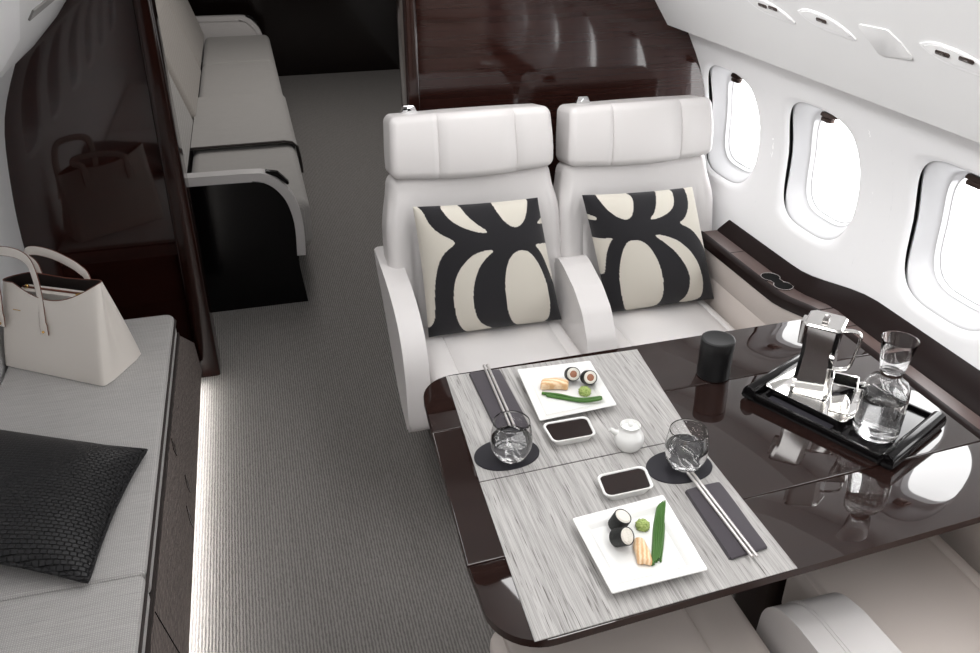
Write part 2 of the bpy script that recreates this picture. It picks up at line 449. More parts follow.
# ------------------------------------------------------------ windows
def window(i, side, yc, pane=None):
    w = struct('window_%d' % i)
    w.location = (wx(side, WC), yc, WC)
    x = lambda z: wx(side, WC+z) - wx(side, WC)
    n = 64; bm = bm_new(); rings = []
    # (outward depth, half width, half height, material)
    def ring(d, a, b, follow=1.0, gap=0.0):
        r = []
        for j in range(n):
            t = 2*PI*j/n; hy, hz = sup(t, a, b)
            g = gap*max(0.0, math.cos(t))**2.4
            r.append((side*(d+g) + x(hz)*follow, hy, hz))
        return r
    R = [ring(0.020, WA+0.012, WB+0.010, 1, .013), ring(0.0130, WA+0.004, WB+0.003, 1, .013), ring(0.0130, WA-0.001, WB-0.001, 1, .012), ring(0.016, WA-0.004, WB-0.004, 1, .014),
         ring(0.026, WA-0.012, WB-0.008, 1, .014), ring(0.048, WA-0.026, WB-0.020, .9, .006), ring(0.060, WA-0.033, WB-0.026, .85), ring(0.0605, WA-0.036, WB-0.029, .85),
         ring(0.072, WA-0.041, WB-0.034, .8), ring(0.0725, WA-0.044, WB-0.037, .8), ring(0.090, WA-0.048, WB-0.041, .7)]
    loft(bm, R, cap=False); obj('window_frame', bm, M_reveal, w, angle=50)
    bm = bm_new()                                       # dark slot behind the rim
    loft(bm, [ring(0.0125, WA+0.004, WB+0.004, 1, .002), ring(0.0135, WA+0.014, WB+0.012, 1, .03)], cap=False)
    obj('shade_slot', bm, M_black, w)
    bm = bm_new(); p = ring(0.091, WA-0.04, WB-0.034, .7); pass
    loft(bm, [p, ring(0.095, WA-0.04, WB-0.034, .7)], cap=True)
    obj('pane', bm, pane or M_pane, w)
    bm = bm_new()                                       # shade pull at the top
    zt = WB-0.03; xx = x(zt)*.8
    xo = side*0.045
    prism(bm, rpoly([(-0.03, 0), (0.03, 0), (0.022, 0.012), (-0.022, 0.012)], 0.003), xo+xx-0.012, xo+xx+0.012, 'x', M=Matrix.Translation((0, 0.012, zt-0.004)))
    box(bm, (xo+xx-0.009-0.006*side, -0.02+0.012, zt-0.016), (xo+xx+0.009-0.006*side, 0.02+0.012, zt-0.004), bev=0.003)
    obj('shade_pull', bm, M_bronze, w)
for i, yc in enumerate(RW[:5] + RW[6:7]): window(i+1, 1, yc)
for i, yc in enumerate(LW[:5]): window(i+7, -1, yc, M_shade)   # shades drawn on the bench side

# ------------------------------------------------------------ overhead service panels (right side)
SA, SB = Vector((1.215, 0, 1.33)), Vector((1.0, 0, 1.60))
u_ = (SB-SA).normalized(); v_ = Vector((0, -1, 0)); n_ = u_.cross(v_)
if n_.x > 0: n_ = -n_
def on_slope(y, s):
    """point on the angled overhead panel; s = distance up from its lower fold"""
    return Vector((SA.x, y, SA.z)) + u_*s
def slope_M(y, s):
    p = on_slope(y, s)
    return Matrix(((v_.x, u_.x, n_.x, p.x), (v_.y, u_.y, n_.y, p.y), (v_.z, u_.z, n_.z, p.z), (0, 0, 0, 1)))
def service_panel(y, s, lights, label):
    t = thing('reading_light_panel', label, 'reading light', group='overhead reading light panels')
    t.matrix_world = slope_M(y, s)
    out = [(-.088, .012), (-.07, -.006), (-.03, -.021), (.03, -.027), (.088, -.029), (.07, -.006), (.02, .017), (-.045, .024)]
    out = [tuple(p.xy) for p in spline([(a, b, 0) for a, b in out+[out[0]]], 4)][:-1]
    bm = bm_new(); prism(bm, out, 0, 0.0025, bev=0.001); obj('bezel', bm, M_wall, t)
    inn = [(a*.88, b*.76+.002) for a, b in out]
    bm = bm_new(); prism(bm, inn, 0.0026, 0.004, bev=0.001); obj('face_plate', bm, M_ceil, t)
    for lx in lights:
        bm = bm_new(); prism(bm, rpoly([(lx-.020, .002), (lx+.014, .0), (lx+.019, .009), (lx-.014, .011)], .002), 0.004, 0.006, bev=.001)
        o = obj('lamp_eye', bm, M_bronze, t)
        bm = bm_new(); box(bm, (lx-.005, .003, 0.0061), (lx+.005, .008, 0.0072)); obj('lens', bm, M_steel, o)
service_panel(1.80, 0.088, (-.015, .028), 'oval overhead light panel with two lamps, farthest along the right ceiling')
service_panel(1.583, 0.092, (-.002,), 'oval overhead light panel with one lamp, between two others on the right ceiling')
service_panel(1.205, 0.092, (-.03, .026), 'oval overhead light panel above the nearest window at the right edge')
t = thing('oxygen_mask_door', 'plain flush leaf shaped access panel in the right ceiling between two light panels', 'access panel')
t.matrix_world = slope_M(1.40, 0.085)
bm = bm_new(); o_ = rpoly([(-.066, .027), (.028, .032), (.052, .008), (.072, -.03), (-.035, -.045)], .008)
prism(bm, o_, 0, 0.0025, bev=.001); obj('panel', bm, M_ceil, t)

# left side: flush white service panel and grey air slot on the angled panel above the bench
LA, LB_ = Vector((-.545, 0, 1.285)), Vector((-.31, 0, 1.56)); lu = (LB_-LA).normalized(); ln = Vector((lu.z, 0, -lu.x))
def on_left(y, z, d): 
    p = LA + (LB_-LA)*((z-LA.z)/(LB_.z-LA.z)); return Vector((p.x, y, p.z)) + ln*d
def left_plate(name, pts, d0, d1, m, label):
    bm = bm_new(); loft(bm, [[on_left(y, z, d0) for y, z in pts], [on_left(y, z, d1) for y, z in pts]])
    return tag(obj(name, bm, m, smooth=False), label, kind='structure')
left_plate('trim_3', [(-1.4, 1.30), (2.08, 1.30), (2.06, 1.365), (1.62, 1.50), (1.5, 1.545), (-1.4, 1.545)], -.004, .007, M_wall, 'white overhead panel above the bench')
left_plate('trim_4', [(2.10, 1.392), (2.878, 1.392), (2.878, 1.418), (2.06, 1.418)], -.004, .002, M_slot, 'grey air slot above the left bulkhead')

# ------------------------------------------------------------ right side ledge
led = thing('side_ledge', 'long dark wood side ledge running under the windows with an inset cup holder', 'ledge')
YS = [-0.6 + 0.0495*i for i in range(58)]
def lz(y): return 0.655 + 0.040*sm(1.80, 1.56, y)
def lb(y): return 0.685 + 0.052*sm(1.86, 1.52, y)
def lo_(y): return 1.366 - 0.018*sm(1.80, 1.50, y)
def li(y): return 1.315 - 0.006*sm(1.80, 1.6, y)
bm = bm_new(); loft(bm, [[(li(y), y, lz(y)), (lo_(y), y, lz(y)), (lo_(y), y, lz(y)-.02), (li(y), y, lz(y)-.02)] for y in YS])
for y in (2.05, 1.60, 1.50, 1.33, 0.93): box(bm, (li(y), y-.0012, lz(y)-.004), (lo_(y), y+.0012, lz(y)+.0004), mi=1)
obj('ledge_top', bm, [M_wood_ledge, M_black], led)
bx = lambda y: wx(1, lb(y)) - .006
bm = bm_new(); loft(bm, [[(lo_(y)-.002, y, lz(y)-.01), (lo_(y)+.004, y, lz(y)+.004), (bx(y)-.004, y, lb(y)), (bx(y), y, lb(y)), (bx(y), y, lb(y)-.02), (lo_(y)+.01, y, lz(y)-.02)] for y in YS])
obj('back_lip', bm, M_ledge_edge, led)
bm = bm_new(); loft(bm, [[(li(y)-.020, y, lz(y)-.02), (li(y)-.018, y, lz(y)-.004), (li(y)-.010, y, lz(y)+.002), (li(y)+.002, y, lz(y)+.002), (li(y)+.002, y, lz(y)-.03), (li(y)-.018, y, lz(y)-.03)] for y in YS])
obj('front_edge', bm, M_ledge_edge, led)
bm = bm_new(); loft(bm, [[(li(y)-.017, y, lz(y)-.02), (li(y)+.004, y, .533), (li(y)+.007, y, .529), (li(y)+.006, y, .525), (li(y)+.026, y, .40), (li(y)-.02, y, .10), (li(y)+.03, y, .10), (li(y)+.034, y, .40), (li(y)+.03, y, lz(y)-.02)] for y in YS])
obj('side_panel', bm, M_taupe_and_shaded, led)
# cup holder: two joined rings with black wells
ch = None
bm = bm_new()
def circ(cx, cy, r, t0, t1, n=18): return [(cx+r*math.cos(t0+(t1-t0)*i/n), cy+r*math.sin(t0+(t1-t0)*i/n)) for i in range(n+1)]
def eight(r, g=.036):
    a = math.acos(min(1, (g*.80)/r))
    return circ(0, -g, r, -PI/2-(PI-(PI/2-a))+PI/2-PI/2, 0) if False else None
def eight_outline(r1, d):
    top = [(r1*math.cos(t), d+r1*math.sin(t)) for t in [math.radians(-55+290*i/24) for i in range(25)]]
    bot = [(r1*math.cos(t), -d+r1*math.sin(t)) for t in [math.radians(125+290*i/24) for i in range(25)]]
    return top + bot
cy_ = 1.835
cp = Matrix.Translation(((li(cy_)+lo_(cy_))/2+.002, cy_, lz(2.05)+.001)) @ Matrix.Rotation(0.06, 4, 'Z')
loft(bm, [[cp @ Vector((a, b, h)) for a, b in eight_outline(r, .030)] for r, h in ((.0275, .0), (.0275, .003), (.0250, .003), (.0242, .001))], cap=False)
obj('cup_holder_rim', bm, M_steel, led)
bm = bm_new(); prism(bm, eight_outline(.0244, .030), 0.0005, 0.0022, M=cp); obj('cup_holder_well', bm, M_black, led)

# ------------------------------------------------------------ seats
def seat_pan(bm, sx, y0, y1, z0, z1, cx=0.0, seams=(-.165, .165)):
    Mx = Matrix.Translation((cx, (y0+y1)/2, (z0+z1)/2)); hx = sx/2; hz = (z1-z0)/2
    ex = sorted({s+d for s in seams for d in (-.005, 0, .005)})
    def fn(p):
        q = p.copy()
        if p.z > hz*.3:
            q.z -= sum(groove(p.x, s, .005, .005) for s in seams)
            q.z += .010*math.cos(min(1, abs(p.x)/hx)*PI/2) - .006
        return q
    rbox(bm, (sx, y1-y0, z1-z0), .03, 8, (ex, None, None), fn, Mx)
def back_M(yb, zb, tilt): return Matrix.Translation((0, yb, zb)) @ Matrix.Rotation(-tilt, 4, 'X')
def make_seat(label, loc, rz, arms=(), latch=True, back=-.052, drop=0.0, bk=1.0, pan=(.50, -.47, .12, 0.0), seams=(-.165, .165), leather=None, group='white leather seats facing the table'):
    """seat facing local -y; origin on the floor"""
    L = leather or M_leather
    t = thing('cabin_seat', label, 'seat', loc, rz, group)
    bm = bm_new(); seat_pan(bm, pan[0], pan[1], pan[2], .30, .455, pan[3], seams); obj('seat_cushion', bm, L, t, angle=50)
    bm = bm_new(); box(bm, (-.17, -.22, .0), (.17, .10, .30), bev=.02); obj('base', bm, M_bronze, t)
    if True:
        tilt = math.radians(10); BM = back_M(back, .385 - drop, tilt) @ Matrix.Diagonal((bk, 1, 1, 1))
        bm = bm_new(); hx = .262
        ex = [-.19, -.185, -.18, .18, .185, .19]
        def fb(p):
            q = p.copy(); zz = p.z + .27
            q.x *= 1.0 + .03*math.sin(min(1, zz/.5)*PI) - .06*sm(.38, .52, zz)
            if p.y < 0:                                   # front face: side wings stand slightly proud, arched seam near the top
                aw = abs(p.x)
                q.y -= .016*sm(.15, .25, aw)*sm(.0, .2, zz)*(1-sm(.40, .50, zz))
                arch = .185 + .075*sm(.36, .47, zz)
                q.y += groove(aw, arch, .010, .006) * (1 if zz > .1 else 0)
            return q
        rbox(bm, (2*hx, .12, .54), .035, 16, ([s*x for s in (-1, 1) for x in (.16, .17, .178, .185, .192, .2, .21, .22, .23, .24)], None, None), fb, BM @ Matrix.Translation((0, .08, .27)))
        obj('backrest', bm, L, t, angle=60)
        bm = bm_new()
        def fh(p):
            q = p.copy()
            if p.y < .0:
                q.y -= .014*math.cos(min(1, abs(p.z)/.11)*PI/2) - .0
                q.y += sum(groove(p.x, s, .004, .005) for s in (-.105, .125))
                q.y -= .012*sm(.2, .0, abs(p.x))
            q.z -= .012*math.cos(min(1, abs(p.x)/.24)*PI/2)*(1 if p.z < 0 else -.25)   # lower edge hangs in a shallow curve
            q.x *= 1 - .03*sm(-.05, .11, p.z)
            return q
        ex = [s+d for s in (-.105, .125) for d in (-.004, 0, .004)]
        rbox(bm, (.484, .135, .172), .022, 9, (ex, None, None), fh, BM @ Matrix.Translation((0, .065, .620)))
        h = obj('headrest', bm, L, t, angle=60)
        if latch:
            bm = bm_new(); prism(bm, rpoly([(-.024, 0), (.024, 0), (.015, .022), (-.015, .022)], .003), -.012, .012, 'y', bev=.002, M=BM @ Matrix.Translation((-.165, .085, .706)))
            prism(bm, [(-.009, .004), (.009, .004), (0, .016)], -.014, -.011, 'y', M=BM @ Matrix.Translation((-.165, .085, .706)))
            tag(obj('latch', bm, M_chrome, t), 'chrome latch on top of the backrest')
    for a in arms:
        bm = bm_new()
        if a[0] == 'aisle':
            x0, x1 = a[1], a[2]
            P = [(.16, .655), (.06, .65), (-.04, .645), (-.13, .634), (-.22, .608), (-.275, .575), (-.315, .52), (-.335, .45), (-.345, .34), (-.335, .305), (-.30, .30), (-.20, .34), (-.09, .43), (.02, .53), (.12, .60)]
        else:
            x0, x1 = a[1], a[2]
            P = a[3] if len(a) > 3 else [(.0, .625), (-.04, .64), (-.08, .635), (-.18, .605), (-.25, .565), (-.30, .50), (-.32, .44), (-.32, .32), (.0, .32)]
        P = [tuple(p.xy) for p in spline([(u, v, 0) for u, v in P+[P[0]]], 5)][:-1] if a[0] == 'aisle' else rpoly(P, [.02, .05, .1, .1, .08, .08, .05, .02, .02], 5)
        prism(bm, P, x0, x1, 'x', bev=a[4] if len(a) > 4 else .012, seg=4)
        if a[0] == 'aisle':
            for yy, zz in ((.0, .0), (-.115, .0)):        # two stitched seams across the pad
                pass
        if len(a) > 4:                                    # double stitched seam along the pad
            top = [p for p in P if p[1] > .42 and p[0] < .0]
            for xs in (x1-.045, x1-.052): tube(bm, [(xs, y-.0002, z+.0003) for y, z in top], .0013, 6)
        obj('armrest', bm, L, t, angle=50)
    return t
seat_a = make_seat('white leather seat nearest the aisle facing the table, cushion leaning on its back', (.577, 2.22, 0), 0, [('aisle', -.292, -.225)], drop=.006, pan=(.458, -.47, .04, .013), seams=(-.15, .18))
seat_b = make_seat('white leather seat beside the window wall facing the table, cushion leaning on its back', (1.102, 2.22, 0), 0, [('mid', -.287, -.197)], drop=.015, bk=.975, pan=(.42, -.47, .04, .012), seams=(-.15, .17))
seat_c = make_seat('white seat with shade painted in as taupe at the bottom edge under the near table edge, aisle side', (.585, .52, 0), PI, [], back=.22, group='shaded seats at the bottom of the picture', pan=(.49, -.54, .04, .055), seams=(-.128, .22), leather=M_taupe_and_shaded)
seat_d = make_seat('white seat with shade painted in as taupe at the bottom right corner beside the window wall', (1.13, .52, 0), PI, [('mid', .212, .345, [(.02, .535), (-.12, .54), (-.22, .54), (-.32, .535), (-.38, .52), (-.415, .48), (-.42, .42), (-.42, .32), (.02, .32)], .034)], back=.22, bk=.72, group='shaded seats at the bottom of the picture', pan=(.36, -.55, .04, .025), seams=(-.135, .165), leather=M_taupe_and_shaded)
for c in kids(seat_d):
    if c.name.startswith('armrest'): c.data.materials[0] = M_leather; tag(c, 'white padded armrest')

# ------------------------------------------------------------ cushions
def chaikin(P, n=2):
    for _ in range(n):
        Q = []
        for i, p in enumerate(P):
            q = P[(i+1) % len(P)]
            Q += [(p[0]*.75+q[0]*.25, p[1]*.75+q[1]*.25), (p[0]*.25+q[0]*.75, p[1]*.25+q[1]*.75)]
        P = Q
    return P
def inside(P, x, y):
    c = False; j = len(P)-1
    for i in range(len(P)):
        if (P[i][1] > y) != (P[j][1] > y) and x < (P[j][0]-P[i][0])*(y-P[i][1])/(P[j][1]-P[i][1]) + P[i][0]: c = not c
        j = i
    return c
def pillow(bm, c, thick, n=24, pinch=.06, mi=None, bulge_in=.05, back=1.0):
    """c = corners TL, TR, BR, BL (front side, looking at it); front normal towards the viewer"""
    TL, TR, BR, BL = [Vector(p) for p in c]
    nrm = (TL-BL).cross(TR-TL).normalized()*-1
    mid = (TL+TR+BR+BL)/4
    if nrm.dot(Vector((0, 0, 1.7))-mid) < 0: nrm = -nrm
    def P(u, v, s):
        # sides draw in between the corners
        uu = u + bulge_in*(0.5-u)*4*v*(1-v)*0.5; vv = v + bulge_in*(0.5-v)*4*u*(1-u)*0.5
        b = (TL*(1-uu)+TR*uu)*(1-vv) + (BL*(1-uu)+BR*uu)*vv
        a = max(0.0, 1-abs(2*u-1)**2.6); d = max(0.0, 1-abs(2*v-1)**2.6)
        t = thick*.5*(a*d)**.52
        return b + nrm*(t*s)
    for s, n_ in ((1, n), (-1, min(n, 20))):
        F = {}
        def V(i, j, s):
            if (i, j) not in F: F[i, j] = bm.verts.new(P(i/n_, j/n_, s if s > 0 else s*back))
            return F[i, j]
        for i in range(n_):
            for j in range(n_):
                q = [V(i,j,s), V(i,j+1,s), V(i+1,j+1,s), V(i+1,j,s)]
                f = bm.faces.new(q if s > 0 else q[::-1])
                f.material_index = mi((i+.5)/n_, (j+.5)/n_, s) if mi else 0
    ring = [P(i/n, 0, 0) for i in range(n)] + [P(1, j/n, 0) for j in range(n)] + [P(1-i/n, 1, 0) for i in range(n)] + [P(0, 1-j/n, 0) for j in range(n)]
    return ring
def patterned(name, c, img, shapes, label):
    polys = [chaikin(p, 3) for p in shapes]
    bbs = [(min(a for a, b in p), max(a for a, b in p), min(b for a, b in p), max(b for a, b in p)) for p in polys]
    (ax, ay), (bx, by), (cx, cy), (dx, dy) = img
    def mi(u, v, s):
        x = (ax*(1-u)+bx*u)*(1-v) + (dx*(1-u)+cx*u)*v; y = (ay*(1-u)+by*u)*(1-v) + (dy*(1-u)+cy*u)*v
        if s < 0: return 0
        return 1 if any(q[0] < x < q[1] and q[2] < y < q[3] and inside(p, x, y) for p, q in zip(polys, bbs)) else 0
    bm = bm_new(); pillow(bm, c, .15, 170, mi=mi, back=.3)
    return tag(obj(name, bm, [M_char, M_cream], angle=80), label, 'cushion', 'patterned cushions on the white seats')
A = [[(-40,80),(40,100),(60,160),(100,195),(165,220),(115,255),(88,300),(74,370),(72,450),(78,555),(20,600),(-60,400)],
     [(108,90),(190,90),(200,112),(230,145),(298,188),(240,184),(170,160),(135,135)],
     [(312,60),(475,60),(464,110),(440,155),(405,172),(370,160),(335,120)],
     [(560,140),(520,150),(500,163),(520,168),(560,172)],
     [(478,235),(580,245),(590,430),(548,340),(525,290),(505,260)],
     [(316,247),(250,253),(200,280),(160,330),(142,390),(142,450),(155,520),(180,570),(220,598),(260,597),(322,580),(270,560),(235,520),(217,450),(220,380),(240,320),(270,280)],
     [(410,253),(375,272),(353,320),(347,390),(355,470),(375,530),(410,572),(470,575),(535,564),(552,520),(548,450),(535,390),(510,330),(480,285),(450,258)]]
patterned('throw_cushion', [(.380, 2.195, .845), (.748, 2.195, .836), (.812, 2.12, .462), (.396, 2.12, .462)], [(12,103),(520,76),(612,556),(58,612)], A,
          'square black and cream patterned cushion on the aisle seat, cream strip at left')
B = [[(85,40),(270,40),(252,110),(225,150),(195,162),(150,145),(112,110)],
     [(398,30),(485,20),(465,85),(440,115),(380,145),(308,160),(355,120)],
     [(550,10),(660,0),(720,300),(690,450),(640,360),(600,280),(560,230),(520,195),(458,172),(500,155),(530,120),(548,80)],
     [(20,150),(60,153),(77,165),(60,176),(20,172)],
     [(30,250),(70,255),(133,238),(110,270),(92,330),(88,430),(40,400)],
     [(210,246),(180,263),(155,320),(140,400),(145,480),(165,560),(185,594),(250,594),(322,577),(345,540),(352,480),(345,400),(325,330),(290,270),(250,247)],
     [(312,218),(380,225),(450,250),(510,300),(550,360),(568,430),(568,500),(550,545),(432,562),(475,520),(492,450),(485,390),(450,330),(400,275)]]
patterned('throw_cushion', [(.886, 2.195, .830), (1.245, 2.195, .821), (1.330, 2.12, .462), (.962, 2.12, .462)], [(34,70),(600,28),(650,548),(100,604)], B,
          'square black and cream patterned cushion on the window seat, cream corner at upper right')

# ------------------------------------------------------------ dining table
tb = thing('dining_table', 'glossy dark wood dining table with folding leaves and rounded aisle corners', 'table')
near = lambda x: .793 + (x-.235)*.0615
def lerp(a, b, t): return a+(b-a)*t
TZ = .70
def leaf(poly, r):
    bm = bm_new(); prism(bm, rpoly(poly, r, 10), TZ-.015, TZ, bev=.003, seg=3)
    bm.normal_update()
    for f in bm.faces:
        if abs(f.normal.z) < .6: f.material_index = 1
    return obj('table_leaf', bm, [M_wood_table, M_table_edge], tb)
XR = 1.285
leaf([(.235, .790), (XR, .857), (XR, 1.026), (.2288, .969)], [.085, .01, 0, 0])
leaf([(.2290, .9708), (XR, 1.0278), (XR, 1.3648), (.248, 1.339)], [0, 0, 0, 0])
leaf([(.2482, 1.3408), (XR, 1.3666), (XR, 1.556), (.262, 1.535)], [0, 0, .01, .085])
bm = bm_new(); prism(bm, rect(.34, .93, 1.27, 1.44, .03), TZ-.045, TZ-.0155); obj('under_frame', bm, M_bronze, tb)
bm = bm_new(); prism(bm, rect(.95, 1.10, 1.20, 1.26, .03), 0, TZ-.046, bev=.004); obj('pedestal', bm, M_bronze, tb)

# runner mats (2 mm) lie on the table
MT = .0022
for poly, lab in (([(.301, 1.166), (.742, 1.186), (.775, 1.527), (.321, 1.531)], 'grey streaked placemat at the far side of the table, nearer the white seats'),
                  ([(.287, .797), (.740, .823), (.742, 1.1835), (.301, 1.1635)], 'grey streaked placemat at the near edge of the table')):
    bm = bm_new(); prism(bm, poly, TZ, TZ+MT, bev=.0006, seg=1)
    tag(obj('placemat', bm, M_mat, smooth=False), lab, 'placemat', 'grey streaked placemats')
MZ = TZ + MT

# ------------------------------------------------------------ tableware
def make_plate(label, corners):
    c = [Vector((x, y)) for x, y in corners]; m = sum(c, Vector((0, 0)))/4
    bm = bm_new()
    def ring(f, z, rr): return [(x, y, z) for x, y in rpoly([tuple((p-m)*f) for p in c], rr, 4)]
    R = [ring(.60, 0, .006), ring(.62, .003, .006), ring(.97, .0155, .003), ring(1.0, .0175, .003), ring(.993, .019, .003), ring(.965, .0185, .003),
         ring(.80, .0150, .003), ring(.775, .0135, .003), ring(.715, .0075, .003), ring(.69, .0066, .003)]
    loft(bm, R); o = obj('square_plate', bm, M_china, angle=25); o.location = (m.x, m.y, MZ)
    return tag(o, label, 'plate', 'square white plates'), m
pl1, m1 = make_plate('square white plate with two sushi rolls and one chive stalk, on the far placemat', [(.471, 1.487), (.459, 1.293), (.629, 1.304), (.639, 1.480)])
pl2, m2 = make_plate('square white plate with a bundle of chives standing beside wasabi, on the near placemat', [(.422, 1.009), (.423, .836), (.588, .842), (.598, 1.024)])
PZ = MZ + .0066
def sushi_roll(label, x, y, tilt, az, r=.0155, h=.028, fill=True):
    t = thing('sushi_roll', label, 'sushi roll', (x, y, PZ), 0, 'sushi rolls')
    Mx = Matrix.Rotation(az, 4, 'Z') @ Matrix.Rotation(tilt, 4, 'Y')
    zoff = abs(math.sin(tilt))*r
    Mx = Matrix.Translation((0, 0, zoff)) @ Mx
    bm = bm_new(); lathe(bm, [(0, 0), (r*.97, 0), (r, .002), (r, h-.002), (r*.97, h), (r*.9, h), (r*.9, .001)], 24); bmesh.ops.transform(bm, matrix=Mx, verts=bm.verts); obj('seaweed_wrap', bm, M_nori, t)
    bm = bm_new(); rr = r*.895
    lathe(bm, [(0, .001), (rr, .001), (rr, h-.001), (rr*.8, h+.0015), (0, h+.001)], 24)
    for v in bm.verts:
        v.co += Vector((random.uniform(-1, 1), random.uniform(-1, 1), random.uniform(-1, 1)))*.0005 if v.co.z > h-.0005 else Vector()
    bmesh.ops.transform(bm, matrix=Mx, verts=bm.verts); obj('rice', bm, M_rice, t)
    if fill:
        bm = bm_new(); lathe(bm, [(r*.5, h-.004), (r*.5, h+.0015), (r*.3, h+.0028), (0, h+.0025)], 14)
        bmesh.ops.transform(bm, matrix=Mx, verts=bm.verts); obj('filling', bm, M_fill, t)
    return t
sushi_roll('dark seaweed sushi roll at the back of the far plate, left of its twin', .578, 1.437, math.radians(58), math.radians(-100))
sushi_roll('dark seaweed sushi roll on the far plate, nearest the right edge', .606, 1.415, math.radians(58), math.radians(-95))
sushi_roll('white rice sushi roll on the near plate beside the wasabi', .490, .978, math.radians(22), math.radians(-40), fill=False)
sushi_roll('white rice sushi roll at the left of the near plate showing black seaweed', .476, .946, math.radians(50), math.radians(-60), fill=False)
def fish(label, x, y, rz, s=1.0, tall=.012):
    bm = bm_new()
    def fn(p):
        q = p.copy(); q.z += .006*math.cos(p.x/.03*1.2) - .004*abs(p.y)/.012; q.y += .004*math.sin(p.x*60); q.y *= 1-.25*sm(0, .03, p.x); return q
    rbox(bm, (.058*s, .026*s, tall), .0055, 8, None, fn, Matrix.Translation((0, 0, tall/2)))
    o = obj('fish_slice', bm, M_fish); o.location = (x, y, PZ); o.rotation_euler = (0, 0, rz)
    mn = min(v.co.z for v in o.data.vertices); o.location.z -= mn - .0002
    return tag(o, label, 'fish slice', 'pale fish slices')
fish('pale fish slice on the far plate left of the sushi rolls', .533, 1.414, math.radians(-28), 1.0, .018)
fish('pale orange fish slice on the near plate in front of the sushi rolls', .507, .912, math.radians(68), .95)
def wasabi(label, x, y, r):
    bm = bm_new(); bmesh.ops.create_icosphere(bm, subdivisions=4, radius=r)
    for v in bm.verts:
        n = v.co.normalized(); a = math.sin(n.x*11+1)*math.sin(n.y*13)*math.sin(n.z*12+2)
        v.co *= 1 + .25*a + random.uniform(-.05, .05); v.co.z = max(-.45*r, v.co.z*.85)
    o = obj('wasabi_mound', bm, M_wasabi, angle=180); o.location = (x, y, PZ+.45*r)
    return tag(o, label, 'wasabi', 'wasabi mounds')
wasabi('green wasabi mound on the far plate beside the chive stalk', .586, 1.375, .0125)
wasabi('green wasabi mound on the near plate beside the chive bundle', .534, .968, .0115)
def chive(label, pts, r, group):
    bm = bm_new(); P = spline(pts, 6); tube(bm, P, [r]*(len(P)-1)+[r*.5], 8)
    o = obj('chive', bm, M_chive); return tag(o, label, 'chive', group)
chive('thick green chive stalk lying across the front of the far plate, upper of two', [(.498, 1.396, PZ+.004), (.528, 1.380, PZ+.005), (.568, 1.352, PZ+.005), (.610, 1.338, PZ+.012)], .0035, 'chive stalks on the far plate')
chive('thick green chive stalk lying across the front of the far plate, lower of two', [(.505, 1.386, PZ+.004), (.532, 1.368, PZ+.004), (.572, 1.342, PZ+.006), (.608, 1.331, PZ+.013)], .0032, 'chive stalks on the far plate')
for i in range(11):
    a = random.uniform(-.004, .004); lo6 = i < 6
    b = (-.0092 + .0037*i) if lo6 else (-.0074 + .0037*(i-6)); zz = PZ+.0024+(0 if lo6 else .0038)
    chive('thin green chive in the bundle lying on the near plate', [(.520+b*.9, .886+a, zz), (.545+b, .930, zz), (.565+b, .968, zz+.0006), (.586+b*1.05, 1.004+a, zz+.0075)], .0017, 'chives bundled on the near plate')
def soy_dish(label, corners):
    c = [Vector((x, y)) for x, y in corners]; m = sum(c, Vector((0, 0)))/4
    t = thing('sauce_dish', label, 'sauce dish', (m.x, m.y, MZ), 0, 'white soy sauce dishes')
    def ring(f, z, rr):
        P = []
        for p in c:
            d = p-m; P.append(tuple(d - d.normalized()*(1-f)*.055))
        return [(x, y, z) for x, y in rpoly(P, rr, 5)]
    bm = bm_new(); loft(bm, [ring(.78, 0, .012), ring(.82, .002, .013), ring(1.0, .017, .013), ring(.97, .0185, .012), ring(.90, .0175, .011), ring(.80, .006, .010), ring(.7, .005, .008)])
    obj('dish', bm, M_china, t, angle=35)
    bm = bm_new(); loft(bm, [ring(.79, .0062, .010), ring(.878, .0155, .010)]); tag(obj('soy_sauce', bm, M_soy, t, angle=20), 'dark brown soy sauce')
    return t
soy_dish('white rectangular soy sauce dish in front of the far plate', [(.459, 1.284), (.461, 1.219), (.552, 1.220), (.558, 1.285)])
soy_dish('white rectangular soy sauce dish behind the near plate', [(.504, 1.106), (.497, 1.044), (.593, 1.047), (.603, 1.110)])
def coaster(label, x, y, rz):
    P = [(.060*(1+.16*math.cos(t-1.9)+.07*math.cos(2*t+.5))*math.cos(t), .050*(1+.16*math.cos(t-1.9)+.07*math.cos(2*t+.5))*math.sin(t)) for t in [2*PI*i/48 for i in range(48)]]
    bm = bm_new(); prism(bm, P, 0, .0025, bev=.0008); o = obj('coaster', bm, M_coaster); o.location = (x, y, MZ); o.rotation_euler = (0, 0, rz)
    return tag(o, label, 'coaster', 'dark pebble shaped coasters')
coaster('dark pebble shaped leather coaster at the aisle side of the far placemat', .376, 1.222, .15)
coaster('dark pebble shaped leather coaster at the right edge of the near placemat', .676, 1.100, .1)
